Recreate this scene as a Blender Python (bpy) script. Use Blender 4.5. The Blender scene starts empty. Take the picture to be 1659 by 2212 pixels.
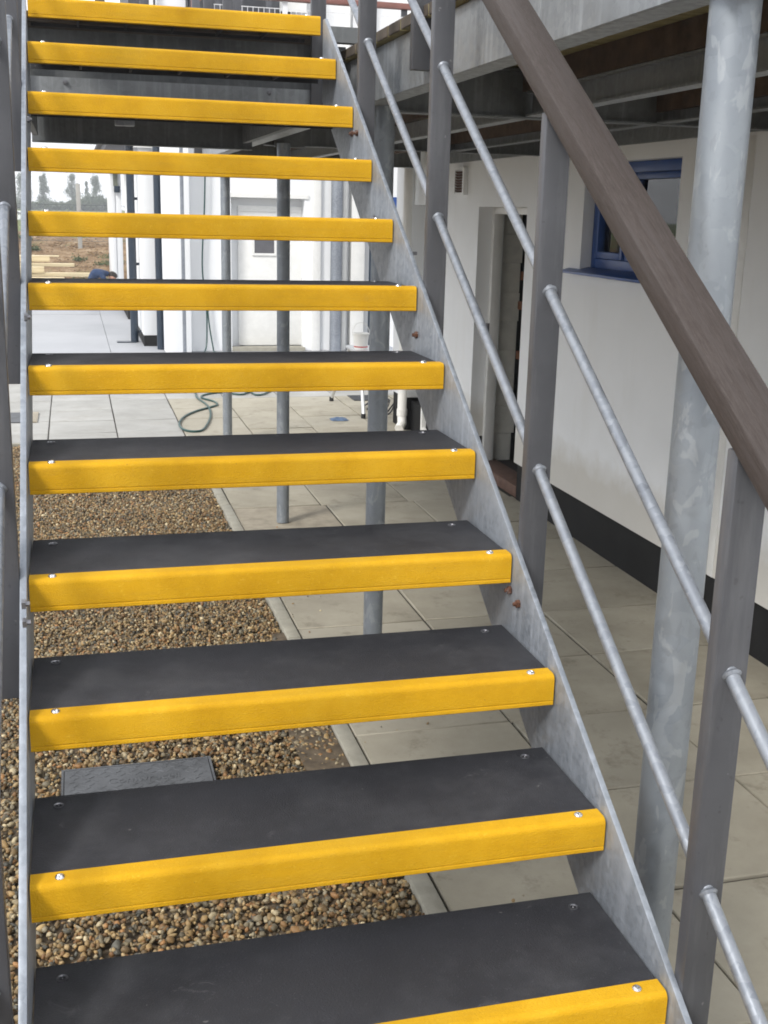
import bpy, bmesh, math, random
import numpy as np
from mathutils import Vector, Matrix, noise as mnoise
R = math.radians
random.seed(7); rng = np.random.default_rng(7)
S = bpy.context.scene
COL = S.collection

# ------------------------------------------------------------------ camera
CAMP = dict(f=2480.4197, c=(0.1116, -1.1953, 1.424), yaw=0.2652, pit=-0.2558, rol=0.025)
def make_camera():
    cd = bpy.data.cameras.new('camera'); co = bpy.data.objects.new('camera', cd); COL.objects.link(co)
    y, p, r = CAMP['yaw'], CAMP['pit'], CAMP['rol']
    fw = Vector((math.sin(y)*math.cos(p), math.cos(y)*math.cos(p), math.sin(p)))
    rt = Vector((math.cos(y), -math.sin(y), 0)); up = rt.cross(fw)
    r2 = rt*math.cos(r)+up*math.sin(r); u2 = -rt*math.sin(r)+up*math.cos(r)
    m = Matrix((r2, u2, -fw)).transposed().to_4x4(); m.translation = Vector(CAMP['c'])
    co.matrix_world = m
    cd.sensor_fit = 'HORIZONTAL'; cd.sensor_width = 36.0; cd.lens = 36.0*CAMP['f']/1659.0
    cd.clip_start = 0.02; cd.clip_end = 1500
    S.camera = co
make_camera()

# ------------------------------------------------------------------ world, sun, exposure
SUN_EL, SUN_AZ = R(40), R(232)        # high behind the viewer's left shoulder, veiled by cloud
w = bpy.data.worlds.new('World'); S.world = w; w.use_nodes = True
nt = w.node_tree; nt.nodes.clear()
out = nt.nodes.new('ShaderNodeOutputWorld'); bg = nt.nodes.new('ShaderNodeBackground')
sky = nt.nodes.new('ShaderNodeTexSky'); sky.sky_type = 'NISHITA'; sky.sun_disc = False
sky.sun_elevation = SUN_EL; sky.sun_rotation = SUN_AZ; sky.dust_density = 2.5; sky.air_density = 1.0
tc = nt.nodes.new('ShaderNodeTexCoord'); mp = nt.nodes.new('ShaderNodeMapping'); mp.inputs['Scale'].default_value = (1, 1, 3)
nz = nt.nodes.new('ShaderNodeTexNoise'); nz.inputs['Scale'].default_value = 2.2; nz.inputs['Detail'].default_value = 7; nz.inputs['Roughness'].default_value = .6
rp = nt.nodes.new('ShaderNodeValToRGB'); rp.color_ramp.elements[0].position = .33; rp.color_ramp.elements[1].position = .55
rp.color_ramp.elements[0].color = (.62, .62, .62, 1); rp.color_ramp.elements[1].color = (1, 1, 1, 1)
mx = nt.nodes.new('ShaderNodeMix'); mx.data_type = 'RGBA'; mx.inputs[7].default_value = (10.6, 10.8, 11.2, 1)
nt.links.new(tc.outputs['Generated'], mp.inputs['Vector']); nt.links.new(mp.outputs[0], nz.inputs['Vector'])
nt.links.new(nz.outputs['Fac'], rp.inputs[0]); nt.links.new(rp.outputs[0], mx.inputs[0])
nt.links.new(sky.outputs[0], mx.inputs[6]); nt.links.new(mx.outputs[2], bg.inputs['Color'])
bg.inputs['Strength'].default_value = 0.10
nt.links.new(bg.outputs[0], out.inputs['Surface'])
sl = bpy.data.lights.new('sun', 'SUN'); sl.energy = 1.9; sl.angle = R(14); sl.color = (1, .96, .9)
so = bpy.data.objects.new('sun', sl); COL.objects.link(so)
sd = Vector((math.sin(SUN_AZ)*math.cos(SUN_EL), math.cos(SUN_AZ)*math.cos(SUN_EL), math.sin(SUN_EL)))
so.rotation_euler = sd.to_track_quat('Z', 'Y').to_euler()
S.view_settings.view_transform = 'Standard'; S.view_settings.look = 'None'
S.view_settings.exposure = 0.66; S.view_settings.gamma = 1; S.view_settings.use_curve_mapping = False
S.render.engine = 'CYCLES'; S.cycles.pixel_filter_type = 'BLACKMAN_HARRIS'; S.cycles.filter_width = 1.8
try:
    S.cycles.max_bounces = 7; S.cycles.diffuse_bounces = 4; S.cycles.glossy_bounces = 3
except Exception: pass

# ------------------------------------------------------------------ materials
MATS = {}
class NB:
    def __init__(s, name):
        s.m = bpy.data.materials.new(name); s.m.use_nodes = True; s.t = s.m.node_tree
        s.b = s.t.nodes['Principled BSDF']; s.tc = s.t.nodes.new('ShaderNodeTexCoord')
        oi = s.t.nodes.new('ShaderNodeObjectInfo'); ml = s.t.nodes.new('ShaderNodeMath'); ml.operation = 'MULTIPLY'; ml.inputs[1].default_value = 37.0
        s.t.links.new(oi.outputs['Random'], ml.inputs[0]); s.rand = oi.outputs['Random']
        ad = s.t.nodes.new('ShaderNodeVectorMath'); ad.operation = 'ADD'
        s.t.links.new(s.tc.outputs['Object'], ad.inputs[0]); s.t.links.new(ml.outputs[0], ad.inputs[1]); s.co = ad.outputs[0]
        MATS[name] = s.m
    def L(s, a, b): s.t.links.new(a, b)
    def map(s, sc):
        n = s.t.nodes.new('ShaderNodeMapping'); n.inputs['Scale'].default_value = sc; s.L(s.co, n.inputs['Vector']); return n.outputs[0]
    def noise(s, scale, det=4, rough=.55, vec=None, dist=0):
        n = s.t.nodes.new('ShaderNodeTexNoise'); n.inputs['Scale'].default_value = scale; n.inputs['Detail'].default_value = det
        n.inputs['Roughness'].default_value = rough; n.inputs['Distortion'].default_value = dist
        s.L(vec or s.co, n.inputs['Vector']); return n.outputs['Fac']
    def voro(s, scale, out='Color', vec=None, feat='F1', rnd=1):
        n = s.t.nodes.new('ShaderNodeTexVoronoi'); n.feature = feat; n.inputs['Scale'].default_value = scale; n.inputs['Randomness'].default_value = rnd
        s.L(vec or s.co, n.inputs['Vector']); return n.outputs[out]
    def ramp(s, f, stops):
        n = s.t.nodes.new('ShaderNodeValToRGB'); e = n.color_ramp.elements
        while len(e) < len(stops): e.new(.5)
        for k, (p, c) in enumerate(stops):
            e[k].position = p; e[k].color = (*(c if hasattr(c, '__len__') else (c, c, c)), 1)
        s.L(f, n.inputs[0]); return n.outputs[0]
    def mix(s, f, a, b, mode='MIX'):
        n = s.t.nodes.new('ShaderNodeMix'); n.data_type = 'RGBA'; n.blend_type = mode
        for i, v in ((0, f), (6, a), (7, b)):
            if isinstance(v, (int, float)): n.inputs[i].default_value = v
            elif hasattr(v, '__len__'): n.inputs[i].default_value = (*v, 1)
            else: s.L(v, n.inputs[i])
        return n.outputs[2]
    def math(s, op, a, b):
        n = s.t.nodes.new('ShaderNodeMath'); n.operation = op
        for i, v in enumerate((a, b)):
            if isinstance(v, (int, float)): n.inputs[i].default_value = v
            else: s.L(v, n.inputs[i])
        return n.outputs[0]
    def bump(s, h, st=.3, dist=.002):
        n = s.t.nodes.new('ShaderNodeBump'); n.inputs['Strength'].default_value = st; n.inputs['Distance'].default_value = dist
        s.L(h, n.inputs['Height']); s.L(n.outputs[0], s.b.inputs['Normal'])
    def set(s, color=None, rough=.6, metal=0, spec=None):
        if color is not None:
            if hasattr(color, '__len__'): s.b.inputs['Base Color'].default_value = (*color, 1)
            else: s.L(color, s.b.inputs['Base Color'])
        if isinstance(rough, (int, float)): s.b.inputs['Roughness'].default_value = rough
        else: s.L(rough, s.b.inputs['Roughness'])
        s.b.inputs['Metallic'].default_value = metal
        if spec is not None: s.b.inputs['Specular IOR Level'].default_value = spec
        return s.m
def simple(name, c, rough=.6, metal=0, var=.12, sc=9, bump=0, bs=60, spec=None):
    n = NB(name); a = tuple(x*(1-var) for x in c); b = tuple(min(1, x*(1+var)) for x in c)
    n.set(n.ramp(n.noise(sc, 5, .6), [(.3, a), (.7, b)]), rough, metal, spec)
    if bump: n.bump(n.noise(bs, 4), bump)
    return n.m

# gritty yellow nosing
n = NB('yellow_grit')
wear = n.ramp(n.noise(7, 6, .65), [(.28, (.53, .282, .006)), (.5, (.62, .342, .010)), (.75, (.68, .395, .022))])
c = n.mix(n.ramp(n.noise(420, 2, .5), [(.62, 0.), (.74, .5)]), wear, (.38, .185, .005))
c = n.mix(n.ramp(n.noise(24, 5, .7), [(.66, 0.), (.78, .32)]), c, (.50, .30, .05))
c = n.mix(n.ramp(n.noise(95, 2, .5), [(.765, 0.), (.79, .5)]), c, (.16, .10, .04))
c = n.mix(n.ramp(n.noise(150, 2, .5), [(.62, 0.), (.78, .22)]), c, (.90, .62, .09))
c = n.mix(n.ramp(n.noise(1, 5, .7, vec=n.map((2.5, 30, 30))), [(.52, 0.), (.75, .30)]), c, (.40, .24, .03))
n.set(c, .72, 0, .18); n.bump(n.noise(330, 3, .6), .8, .002)
# dark grit tread
n = NB('dark_grit')
c = n.ramp(n.noise(4.5, 7, .68), [(.25, (.014, .0145, .018)), (.55, (.021, .0215, .0265)), (.8, (.032, .0325, .039))])
c = n.mix(n.ramp(n.noise(300, 2), [(.66, 0.), (.75, .6)]), c, (.10, .10, .11))
c = n.mix(n.ramp(n.noise(2.2, 5, .75), [(.50, 0.), (.66, .5)]), c, (.062, .063, .069))
c = n.mix(n.ramp(n.noise(9, 5, .75), [(.57, 0.), (.70, .5)]), c, (.010, .010, .014))
c = n.mix(n.ramp(n.noise(13, 7, .8, dist=1.0), [(.62, 0.), (.69, .5)]), c, (.115, .115, .12))
c = n.mix(n.ramp(n.noise(46, 2, .5), [(.775, 0.), (.80, .5)]), c, (.20, .195, .19))
n.set(c, n.ramp(n.noise(5, 5), [(.3, .52), (.7, .72)]), 0, .5); n.bump(n.noise(300, 3, .7), .8, .002)
# galvanised steel
def galv(name, lo, hi, spang, streak=True, rough=(.42, .6), amt=.35, vcell=26):
    n = NB(name)
    v = n.t.nodes.new('ShaderNodeSeparateColor'); n.L(n.voro(vcell, vec=None), v.inputs[0])
    base = n.ramp(n.noise(3.2, 6, .6), [(.3, lo), (.7, hi)])
    sp = n.ramp(v.outputs[0], [(0, .0), (1, 1.)])
    c = n.mix(n.math('MULTIPLY', sp, amt), base, spang)
    if streak:
        st = n.noise(1, 5, .6, vec=n.map((38, 38, 2.2)))
        c = n.mix(n.ramp(st, [(.5, 0.), (.72, .45)]), c, tuple(x*1.35 for x in spang))
    c = n.mix(n.ramp(n.noise(60, 3, .6), [(.62, 0.), (.8, .35)]), c, tuple(x*.6 for x in lo))
    n.set(c, n.ramp(v.outputs[1], [(0, rough[0]), (1, rough[1])]), .55, .5)
    n.bump(n.noise(45, 4), .12, .001)
    return n
galv('galv', (.215, .24, .275), (.31, .34, .38), (.38, .41, .46), vcell=75, amt=.45)
n = galv('galv_blotch', (.215, .24, .27), (.285, .315, .345), (.34, .37, .40), streak=False, amt=.3)
# large pale runs on the columns
bl = n.noise(1, 3, .55, vec=n.map((24, 24, 11)), dist=.6)
prev = n.b.inputs['Base Color'].links[0].from_socket
c = n.mix(n.ramp(bl, [(.575, 0.), (.61, .36)]), prev, (.43, .455, .475))
bl2 = n.noise(1, 3, .55, vec=n.map((26, 26, 14)), dist=.9)
c = n.mix(n.ramp(bl2, [(.61, 0.), (.64, .3)]), c, (.20, .215, .235))
n.L(c, n.b.inputs['Base Color'])
galv('galv_rod', (.175, .192, .222), (.27, .292, .33), (.36, .385, .42), vcell=75, amt=.5, streak=False)
galv('galv_fascia', (.21, .225, .235), (.30, .315, .33), (.36, .38, .40), vcell=60, amt=.3)
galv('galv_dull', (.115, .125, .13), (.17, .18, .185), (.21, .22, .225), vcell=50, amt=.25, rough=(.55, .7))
# grey painted bars
n = NB('grey_paint')
c = n.ramp(n.noise(3, 6, .6), [(.3, (.062, .064, .072)), (.7, (.102, .105, .117))])
c = n.mix(n.ramp(n.noise(70, 3, .5), [(.68, 0.), (.74, .6)]), c, (.055, .055, .06))
c = n.mix(n.ramp(n.noise(38, 3, .5), [(.73, 0.), (.76, .5)]), c, (.30, .30, .31))
c = n.mix(n.ramp(n.noise(1, 5, .65, vec=n.map((30, 30, 3))), [(.5, 0.), (.75, .45)]), c, (.175, .177, .185))
n.set(c, .5, .25, .5); n.bump(n.noise(90, 4), .15, .001)
# weathered hardwood handrail (grain runs along local y)
n = NB('rail_wood')
g1 = n.noise(1, 7, .8, vec=n.map((330, 26, 330)), dist=.4)
g2 = n.noise(1, 4, .6, vec=n.map((60, 2.5, 60)))
c = n.mix(g2, n.ramp(g1, [(.3, (.020, .016, .0145)), (.52, (.056, .047, .043)), (.8, (.125, .112, .108))]), (.045, .032, .027), 'MIX')
c = n.mix(n.ramp(g2, [(.45, 0.), (.7, .35)]), c, (.088, .082, .082))
n.set(c, .68, 0, .3); n.bump(g1, .5, .0015)
# white wall cladding
n = NB('white_wall')
c = n.ramp(n.noise(1.6, 6, .65), [(.3, (.775, .79, .80)), (.7, (.83, .845, .86))])
c = n.mix(n.ramp(n.noise(1, 5, .7, vec=n.map((5, 5, .8))), [(.55, 0.), (.8, .22)]), c, (.62, .60, .54))
sx = n.t.nodes.new('ShaderNodeSeparateXYZ'); n.L(n.tc.outputs['Object'], sx.inputs[0])
hz_ = n.math('ADD', sx.outputs[2], n.math('MULTIPLY', n.noise(7, 5, .7), .25))
c = n.mix(n.ramp(hz_, [(0, .6), (.0001, .6), (.17, .0)]), c, (.50, .46, .38))
n.set(c, .7, 0, .3); n.bump(n.noise(180, 4, .65), .3, .0015)
n = NB('white_far')
c = n.ramp(n.noise(.9, 6, .6), [(.3, (.72, .735, .75)), (.7, (.80, .81, .82))])
n.set(c, .55, 0, .35); n.bump(n.noise(120, 3), .06, .001)
simple('white_trim', (.74, .74, .72), .4, var=.05)
simple('white_plastic', (.78, .77, .74), .35, var=.05)
simple('cream_block', (.80, .79, .72), .8, var=.1, bump=.3, bs=80)
n = NB('black_plinth')
c = n.ramp(n.noise(5, 6, .6), [(.3, (.006, .006, .006)), (.75, (.014, .014, .014))])
c = n.mix(n.ramp(n.noise(85, 3, .6), [(.70, 0.), (.76, .6)]), c, (.12, .11, .09))
n.set(c, .75, 0, .25); n.bump(n.noise(60, 4), .3, .002)
simple('blue_paint', (.012, .060, .24), .4, var=.12, spec=.5)
simple('black_pipe', (.010, .022, .040), .3, spec=.6)
simple('rubber', (.015, .015, .016), .7)
simple('steel_bright', (.72, .72, .72), .18, 1.0, var=.05)
simple('steel_washer', (.30, .30, .32), .35, .9)
n = NB('rust_bolt'); n.set(n.ramp(n.noise(90, 4), [(.35, (.05, .022, .012)), (.55, (.13, .055, .03)), (.7, (.25, .24, .235))]), .8, .2)
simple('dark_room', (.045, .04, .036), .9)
simple('brick_red', (.30, .13, .07), .85, bump=.4)
# paving slabs
n = NB('slab')
c = n.ramp(n.noise(2.4, 7, .65), [(.28, (.255, .230, .178)), (.55, (.355, .326, .258)), (.8, (.44, .408, .335))])
c = n.mix(n.ramp(n.rand, [(0, 0.), (1, .55)]), c, (.37, .345, .285))
c = n.mix(n.ramp(n.noise(5.5, 6, .75), [(.55, 0.), (.70, .55)]), c, (.15, .13, .095))
c = n.mix(n.ramp(n.noise(160, 3, .6), [(.66, 0.), (.76, .45)]), c, (.13, .12, .10))
n.set(c, .82, 0, .25); n.bump(n.noise(110, 5, .65), .25, .002)
n = NB('slab_pale')
c = n.ramp(n.noise(1.6, 7, .65), [(.28, (.27, .265, .245)), (.55, (.36, .355, .335)), (.8, (.44, .435, .415))])
c = n.mix(n.ramp(n.noise(3.5, 6, .75), [(.54, 0.), (.70, .5)]), c, (.27, .25, .21))
n.set(c, .75, 0, .3); n.bump(n.noise(110, 5, .65), .2, .002)
simple('joint_sand', (.045, .04, .030), .95, var=.4, sc=30, bump=.5)
simple('kerb_stone', (.30, .285, .235), .85, var=.16, sc=14, bump=.35, bs=140)
simple('mortar', (.30, .265, .205), .9, var=.2, sc=12, bump=.6, bs=70)
n = NB('concrete_slab')
c = n.ramp(n.noise(.6, 7, .6), [(.3, (.31, .32, .34)), (.7, (.40, .41, .43))])
n.set(c, .6, 0, .4); n.bump(n.noise(60, 5), .12, .002)
simple('earth', (.10, .075, .048), .95, var=.45, sc=18, bump=.8, bs=50)
# pebble stones, colour per stone from a mesh attribute
n = NB('pebbles')
at = n.t.nodes.new('ShaderNodeAttribute'); at.attribute_name = 'stone'
c = n.mix(.35, at.outputs['Color'], n.ramp(n.noise(130, 4), [(.3, .35), (.7, 1.)]), 'MULTIPLY')
n.set(c, .62, 0, .45); n.bump(n.noise(220, 3), .3, .001)
# dirt bank
n = NB('dirt_bank')
c = n.ramp(n.noise(2.6, 9, .8), [(.36, (.09, .055, .030)), (.48, (.21, .14, .08)), (.56, (.27, .19, .115)), (.68, (.42, .33, .23))])
c = n.mix(n.ramp(n.noise(1.1, 6, .7), [(.58, 0.), (.68, .7)]), c, (.10, .13, .045))
n.set(c, .95, 0, .1); n.bump(n.noise(6, 7, .7), .8, .06)
n = NB('grass_field')
n.set(n.ramp(n.noise(1.2, 8, .7), [(.3, (.10, .135, .05)), (.6, (.19, .21, .085)), (.8, (.27, .25, .12))]), .95, 0, .1); n.bump(n.noise(9, 6, .7), .8, .05)
n = NB('leaf'); n.set(n.ramp(n.rand, [(0, (.085, .115, .07)), (1, (.11, .14, .085))]), .7, 0, .25)
n = NB('leaf_dark'); n.set(n.ramp(n.noise(.7, 4), [(.3, (.06, .09, .04)), (.7, (.10, .125, .055))]), .7, 0, .25)
simple('bark', (.11, .10, .085), .9)
simple('board_top', (.085, .068, .052), .85, var=.3, sc=12, bump=.4)
n = NB('treated_board')
g = n.noise(1, 5, .6, vec=n.map((2.2, 70, 70)))
n.set(n.ramp(g, [(.3, (.20, .175, .085)), (.6, (.32, .285, .15)), (.8, (.40, .36, .21))]), .85, 0, .2); n.bump(g, .3, .001)
simple('joist_wood', (.085, .052, .030), .9, var=.35, sc=20, bump=.3)
n = NB('lumber')
g = n.noise(1, 5, .6, vec=n.map((1.2, 40, 40)))
n.set(n.ramp(g, [(.3, (.50, .41, .25)), (.7, (.68, .59, .40))]), .8, 0, .2)
simple('threshold_wood', (.12, .065, .045), .8, var=.25, sc=20)
simple('hose_green', (.010, .055, .05), .4, spec=.5)
simple('cable_black', (.02, .02, .022), .6)
simple('rag_blue', (.10, .15, .24), .95, var=.3, sc=30, bump=.6)
simple('cast_iron', (.095, .10, .108), .75, .1, var=.3, sc=10, bump=.4, bs=120)
simple('grate', (.035, .037, .042), .6, .3)
simple('alu', (.62, .63, .64), .4, .7, var=.05)
simple('dark_grey', (.055, .058, .066), .6)
simple('soffit_grey', (.10, .10, .11), .7)
simple('jacket_blue', (.018, .04, .10), .85, bump=.5, bs=40)
simple('skin', (.45, .25, .18), .6)
simple('hair', (.02, .014, .01), .7)
simple('red_rail', (.20, .085, .07), .6, var=.15)
simple('white_mesh', (.72, .73, .75), .5)
simple('red_print', (.5, .05, .05), .5)
def glass(name, tint):
    n = NB(name); t = n.t; o = [q for q in t.nodes if q.type == 'OUTPUT_MATERIAL'][0]
    tr = t.nodes.new('ShaderNodeBsdfTransparent'); tr.inputs[0].default_value = (*tint, 1)
    gl = t.nodes.new('ShaderNodeBsdfGlossy'); gl.inputs['Roughness'].default_value = .03
    fr = t.nodes.new('ShaderNodeFresnel'); fr.inputs['IOR'].default_value = 1.6
    ms = t.nodes.new('ShaderNodeMixShader'); t.links.new(fr.outputs[0], ms.inputs[0]); t.links.new(tr.outputs[0], ms.inputs[1]); t.links.new(gl.outputs[0], ms.inputs[2])
    t.links.new(ms.outputs[0], o.inputs['Surface'])
glass('glass', (.80, .86, .84)); glass('glass_blue', (.25, .42, .62))
simple('blind', (.78, .78, .75), .8)
simple('curtain', (.16, .17, .13), .9, var=.3, sc=5)

# ------------------------------------------------------------------ mesh helpers
class MB:
    def __init__(s): s.v = []; s.f = []
    def add(s, vs, fs):
        o = len(s.v); s.v += [tuple(v) for v in vs]; s.f += [tuple(i+o for i in f) for f in fs]; return s
    def box(s, x0, y0, z0, x1, y1, z1):
        return s.add([(x0,y0,z0),(x1,y0,z0),(x1,y1,z0),(x0,y1,z0),(x0,y0,z1),(x1,y0,z1),(x1,y1,z1),(x0,y1,z1)],
              [(0,3,2,1),(4,5,6,7),(0,1,5,4),(1,2,6,5),(2,3,7,6),(3,0,4,7)])
    def extr_x(s, prof, x0, x1):       # prof: (y,z) counter-clockwise seen from +x
        k = len(prof)
        return s.add([(x0,y,z) for y,z in prof]+[(x1,y,z) for y,z in prof],
            [tuple(range(k))[::-1], tuple(range(k,2*k))]+[(i,(i+1)%k,(i+1)%k+k,i+k) for i in range(k)])
    def tube(s, pts, r, seg=10, cap=True):
        pts = [Vector(p) for p in pts]; k = len(pts); base = len(s.v); rs = r if hasattr(r,'__len__') else [r]*k
        pt = None
        for i,p in enumerate(pts):
            d = (pts[min(i+1,k-1)]-pts[max(i-1,0)]).normalized()
            if pt is None:
                a = d.orthogonal().normalized()
            else:
                a = (a-d*a.dot(d)).normalized()
            b = d.cross(a); pt = p
            for j in range(seg):
                t = 2*math.pi*j/seg; s.v.append(tuple(p+(a*math.cos(t)+b*math.sin(t))*rs[i]))
        for i in range(k-1):
            for j in range(seg):
                q = (j+1)%seg; s.f.append((base+i*seg+j, base+i*seg+q, base+(i+1)*seg+q, base+(i+1)*seg+j))
        if cap:
            s.f.append(tuple(base+j for j in range(seg))[::-1]); s.f.append(tuple(base+(k-1)*seg+j for j in range(seg)))
        return s
    def mesh(s, name, mat, smooth=False, bevel=0, segs=2):
        me = bpy.data.meshes.new(name); me.from_pydata(s.v, [], s.f); 
        bm = bmesh.new(); bm.from_mesh(me)
        bmesh.ops.recalc_face_normals(bm, faces=bm.faces)
        if bevel:
            es = [e for e in bm.edges if len(e.link_faces) == 2 and e.calc_face_angle(0) > .5]
            bmesh.ops.bevel(bm, geom=es, offset=bevel, segments=segs, profile=.5, affect='EDGES', clamp_overlap=True)
        bm.to_mesh(me); bm.free()
        if smooth or bevel:
            me.polygons.foreach_set('use_smooth', [True]*len(me.polygons))
            try: me.set_sharp_from_angle(angle=R(38))
            except Exception: pass
        me.materials.append(MATS[mat]); return me
def link(name, me, parent=None, loc=None, **kw):
    o = bpy.data.objects.new(name, me); COL.objects.link(o)
    if parent: o.parent = parent
    if loc is not None: o.location = loc
    for k, v in kw.items(): o[k] = v
    return o
def part(name, mb, mat, parent=None, smooth=False, bevel=0, segs=2, loc=None, **kw):
    return link(name, mb.mesh(name, mat, smooth, bevel, segs), parent, loc, **kw)
def empty(name, label, cat, loc=(0,0,0), group=None):
    e = bpy.data.objects.new(name, None); COL.objects.link(e); e.location = loc; e['label'] = label; e['category'] = cat
    e.empty_display_size = .1
    if group: e['group'] = group
    return e
def B(*a): return MB().box(*a)
Z0 = -0.576
GO, RI, W = 0.26575, 0.175, 1.0216
SL = RI/GO

# ------------------------------------------------------------------ setting: ground
part('ground', B(-400, -60, Z0-.30, 400, 174, Z0-.075), 'earth', kind='structure')
# paving bed with slabs; kerb edging; gravel lies at left of it
pav = part('paving', MB().box(1.10, -1.6, Z0-.07, 6, 23.6, Z0-.011).box(-3.2, 8.99, Z0-.07, 1.098, 14.55, Z0-.0112), 'joint_sand', kind='structure')
def slab_mesh(wx, wy, mat):
    m = MB().box(-wx/2, -wy/2, -.045, wx/2, wy/2, 0)
    return m.mesh('paving_slab', mat, bevel=.004, segs=1)
cache = {}
def slab(x0, x1, y0, y1, mat):
    gx = .0055; wx, wy = round(x1-x0-2*gx, 3), round(y1-y0-2*gx, 3)
    if (wx, wy, mat) not in cache: cache[(wx, wy, mat)] = slab_mesh(wx, wy, mat)
    o = link('paving_slab', cache[(wx, wy, mat)], pav, ((x0+x1)/2+random.uniform(-.0012,.0012), (y0+y1)/2+random.uniform(-.0012,.0012), Z0+random.uniform(-.0025,.0025)))
    o.rotation_euler = (random.uniform(-.004,.004), random.uniform(-.004,.004), random.uniform(-.003,.003))
ys = [-1.5, -.87, -.25, .37, .99, 1.60, 2.22, 2.835, 3.46, 4.06, 4.735, 5.36]
for a, b in zip(ys, ys[1:]):
    for x0, x1 in ((1.11, 1.765), (1.765, 2.405), (2.405, 3.17)):
        slab(x0, x1, a, b, 'slab')
for x0, x1 in ((1.765, 2.405), (2.405, 3.17)): slab(x0, x1, 5.36, 5.80, 'slab')
for a, b in ((5.80, 6.46),): 
    slab(1.765, 2.405, a, b, 'slab'); slab(2.405, 3.17, a, b, 'slab')
ys2 = [6.46, 7.08, 7.70, 8.34, 8.99]
for a, b in zip(ys2, ys2[1:]):
    for x0, x1 in ((1.11, 1.73), (1.73, 2.37), (2.37, 3.15)): slab(x0, x1, a, b, 'slab')
ys3 = [9.37, 9.99, 10.59, 11.2, 11.8, 12.4, 13.0, 13.6, 14.2]
xs3 = [-3.1, -2.56, -1.96, -1.36, -.76, -.155, .445, 1.04, 1.65, 2.26, 2.87, 3.48, 4.1]
ys3 = [8.99]+ys3
for a, b in zip(ys3, ys3[1:]):
    for x0, x1 in zip(xs3, xs3[1:]):
        if x0 < -.6 and x1 > -.6 and a < 10.1 and b > 9.5: pass
        slab(x0, x1, a, b, 'slab_pale' if x1 < 1.2 else ('slab_pale' if a > 11 else 'slab'))
part('mortar_patch', B(1.112, 5.365, Z0-.02, 1.76, 6.455, Z0-.004), 'mortar', pav, bevel=.004, segs=1)
kerbm = B(-.031, -.43, -.16, .031, .43, .004).mesh('edging_kerb', 'kerb_stone', bevel=.005)
y = -1.3
while y < 8.9:
    o = link('edging_kerb', kerbm, pav, (1.073+random.uniform(-.002,.002), y+.44, Z0+.003+random.uniform(-.002,.002))); y += .87
kb2 = B(-.43, -.026, -.16, .43, .026, .002)
part('edging_kerb', B(-3.1, 8.945, Z0-.16, 1.03, 8.985, Z0-.001), 'kerb_stone', pav, bevel=.004, segs=1)
# poured concrete yard behind the patio
cy = part('concrete_yard', MB().box(-14, 14.21, Z0-.06, .585, 21.3, Z0-.004).box(-14, 21.32, Z0-.06, .585, 24.5, Z0-.002)
     .box(.592, 14.21, Z0-.06, 1.9, 24.5, Z0-.003).box(1.902, 14.21, Z0-.06, 6, 15.44, Z0-.003), 'concrete_slab', kind='structure')
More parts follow.
